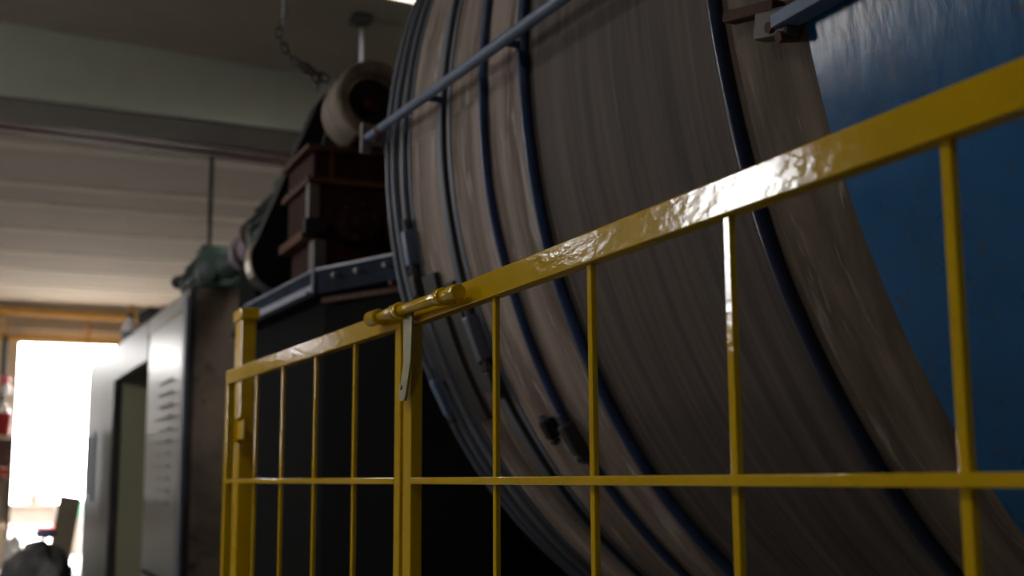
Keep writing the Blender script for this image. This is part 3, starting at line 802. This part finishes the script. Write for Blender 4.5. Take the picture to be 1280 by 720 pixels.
MB().box((-1.0, 18.99, 0.65), (-0.15, 19.01, 1.32)).build('back_panel', 'wall', rk, smooth=False)
MB().box((-1.0, 18.99, 1.44), (-0.15, 19.01, 1.84)).build('back_panel', 'wallgrey', rk, smooth=False)
MB().box((-1.0, 18.62, 0.70), (-0.16, 18.98, 1.28), 0.02).build('drawer_box', 'sand', rk)
pl = thing('red_pail', (-0.30, 18.8, 1.875), 'round red pail standing on top of the grey rack', 'pail')
MB().lathe([(0.001, 0), (0.12, 0), (0.15, 0.30), (0.156, 0.31), (0.14, 0.31), (0.112, 0.02), (0.001, 0.02)], (-0.30, 18.76, 1.876), (0, 0, 1), seg=28).build('body', 'red', pl)
MB().tube([(-0.30 + 0.15 * math.cos(a), 18.76, 2.17 + 0.13 * math.sin(a)) for a in [PI * i / 10 for i in range(11)]], 0.006, 6).build('handle', 'greypipe', pl)
jr = thing('white_jug', (-0.22, 18.9, 2.0), 'round white jug on top of the rack behind the red pail', 'jug')
MB().lathe([(0.001, 0), (0.075, 0), (0.095, 0.04), (0.095, 0.34), (0.07, 0.40), (0.035, 0.43), (0.035, 0.47), (0.001, 0.47)], (-0.28, 19.04, 1.876), (0, 0, 1), seg=24).build('body', 'white', jr)
MB().cyl((-0.28, 19.04, 2.345), (-0.28, 19.04, 2.375), 0.04, 16, bevel=0.004).build('lid', 'white', jr)
for nm, x, y, z, rr, lb in (('white_jug', -0.06, 18.40, 0.0, 0.10, 'squat white jug on the floor at the doorway, in front of the rack'), ('white_jug', -0.10, 18.0, 0.0, 0.085, 'smaller white jug on the floor nearest the grey heap')):
    j = thing(nm, (x, y, z), lb, 'jug')
    hh = 0.44 if rr > 0.09 else 0.24
    MB().lathe([(0.001, 0.001), (rr * 0.9, 0.001), (rr, 0.03), (rr, hh), (rr * 0.6, hh + 0.06), (rr * 0.35, hh + 0.075), (rr * 0.35, hh + 0.10), (0.001, hh + 0.10)], (x, y, z), (0, 0, 1), seg=24).build('body', 'white', j)
    MB().cyl((x, y, z + hh + 0.09), (x, y, z + hh + 0.12), rr * 0.42, 14, bevel=0.003).build('lid', 'white', j)
    MB().tube([(x - rr * 0.9, y - 0.02, z + hh * 0.6), (x - rr * 1.35, y - 0.02, z + hh * 0.7), (x - rr * 1.3, y - 0.02, z + hh), (x - rr * 0.7, y - 0.02, z + hh + 0.03)], 0.012, 8).build('handle', 'white', j)
# heap of wet cloth, sack and leaning board in front of the cabin's far end
tag(MB().blob((-0.07, 11.9, 0.20), (0.33, 0.42, 0.50), 4, 0.22, 1.9, 2, flat=0.002).build('cloth_heap', 'greyheap'), 'dark grey heap of wet cloth on the floor by the far end of the cabin', 'heap')
tag(MB().blob((-0.03, 11.80, 0.795), (0.09, 0.12, 0.05), 3, 0.25, 2.2, 5).build('plastic_bag', 'bluebag'), 'small blue violet bag lying on top of the dark heap', 'bag')
tag(MB().bar((0.08, 12.55, 0.0), (0.235, 12.78, 1.10), 0.20, 0.025, 0.006, up=(0, 1, 0.2)).build('leaning_board', 'sand'), 'sand coloured board leaning on the far end of the cabin behind the heap', 'board')
# yard things seen through the doorway, washed out by the daylight
tb = thing('yard_table', (0.3, 23.0, 0), 'pale table with a red lower rail out in the bright yard', 'table')
MB().box((-0.25, 22.7, 0.80), (0.75, 23.3, 0.86), 0.008).build('table_top', 'dullwhite', tb)
MB().box((-0.22, 22.74, 0.52), (0.72, 22.78, 0.80), 0.004).build('apron', 'dullwhite', tb)
MB().box((-0.22, 22.72, 0.44), (0.72, 22.78, 0.50), 0.004).build('foot_rail', 'red', tb)
for x in (-0.2, 0.7):
    for y in (22.76, 23.24):
        MB().box((x - 0.025, y - 0.025, -0.02), (x + 0.025, y + 0.025, 0.80)).build('leg', 'dullwhite', tb, smooth=False)
cn = thing('traffic_cone', (0.33, 23.0, 0.86), 'red and white cone standing on the yard table', 'cone')
MB().lathe([(0.001, 0), (0.13, 0), (0.13, 0.025), (0.095, 0.03), (0.025, 0.50), (0.001, 0.50)], (0.36, 23.0, 0.861), (0, 0, 1), seg=24).build('body', 'red', cn)
MB().lathe([(0.082, 0.14), (0.060, 0.28)], (0.36, 23.0, 0.861), (0, 0, 1), seg=24).build('stripe', 'dullwhite', cn)
gb = thing('green_crate', (0.95, 23.2, 0), 'green plastic crate out in the yard, right of the pale table', 'crate')
MB().box((0.80, 22.9, -0.019), (1.15, 23.4, 0.62), 0.01).build('lower_body', 'dullwhite', gb)
MB().box((0.80, 22.9, 0.62), (1.15, 23.4, 0.92), 0.01).build('upper_body', 'teal', gb)
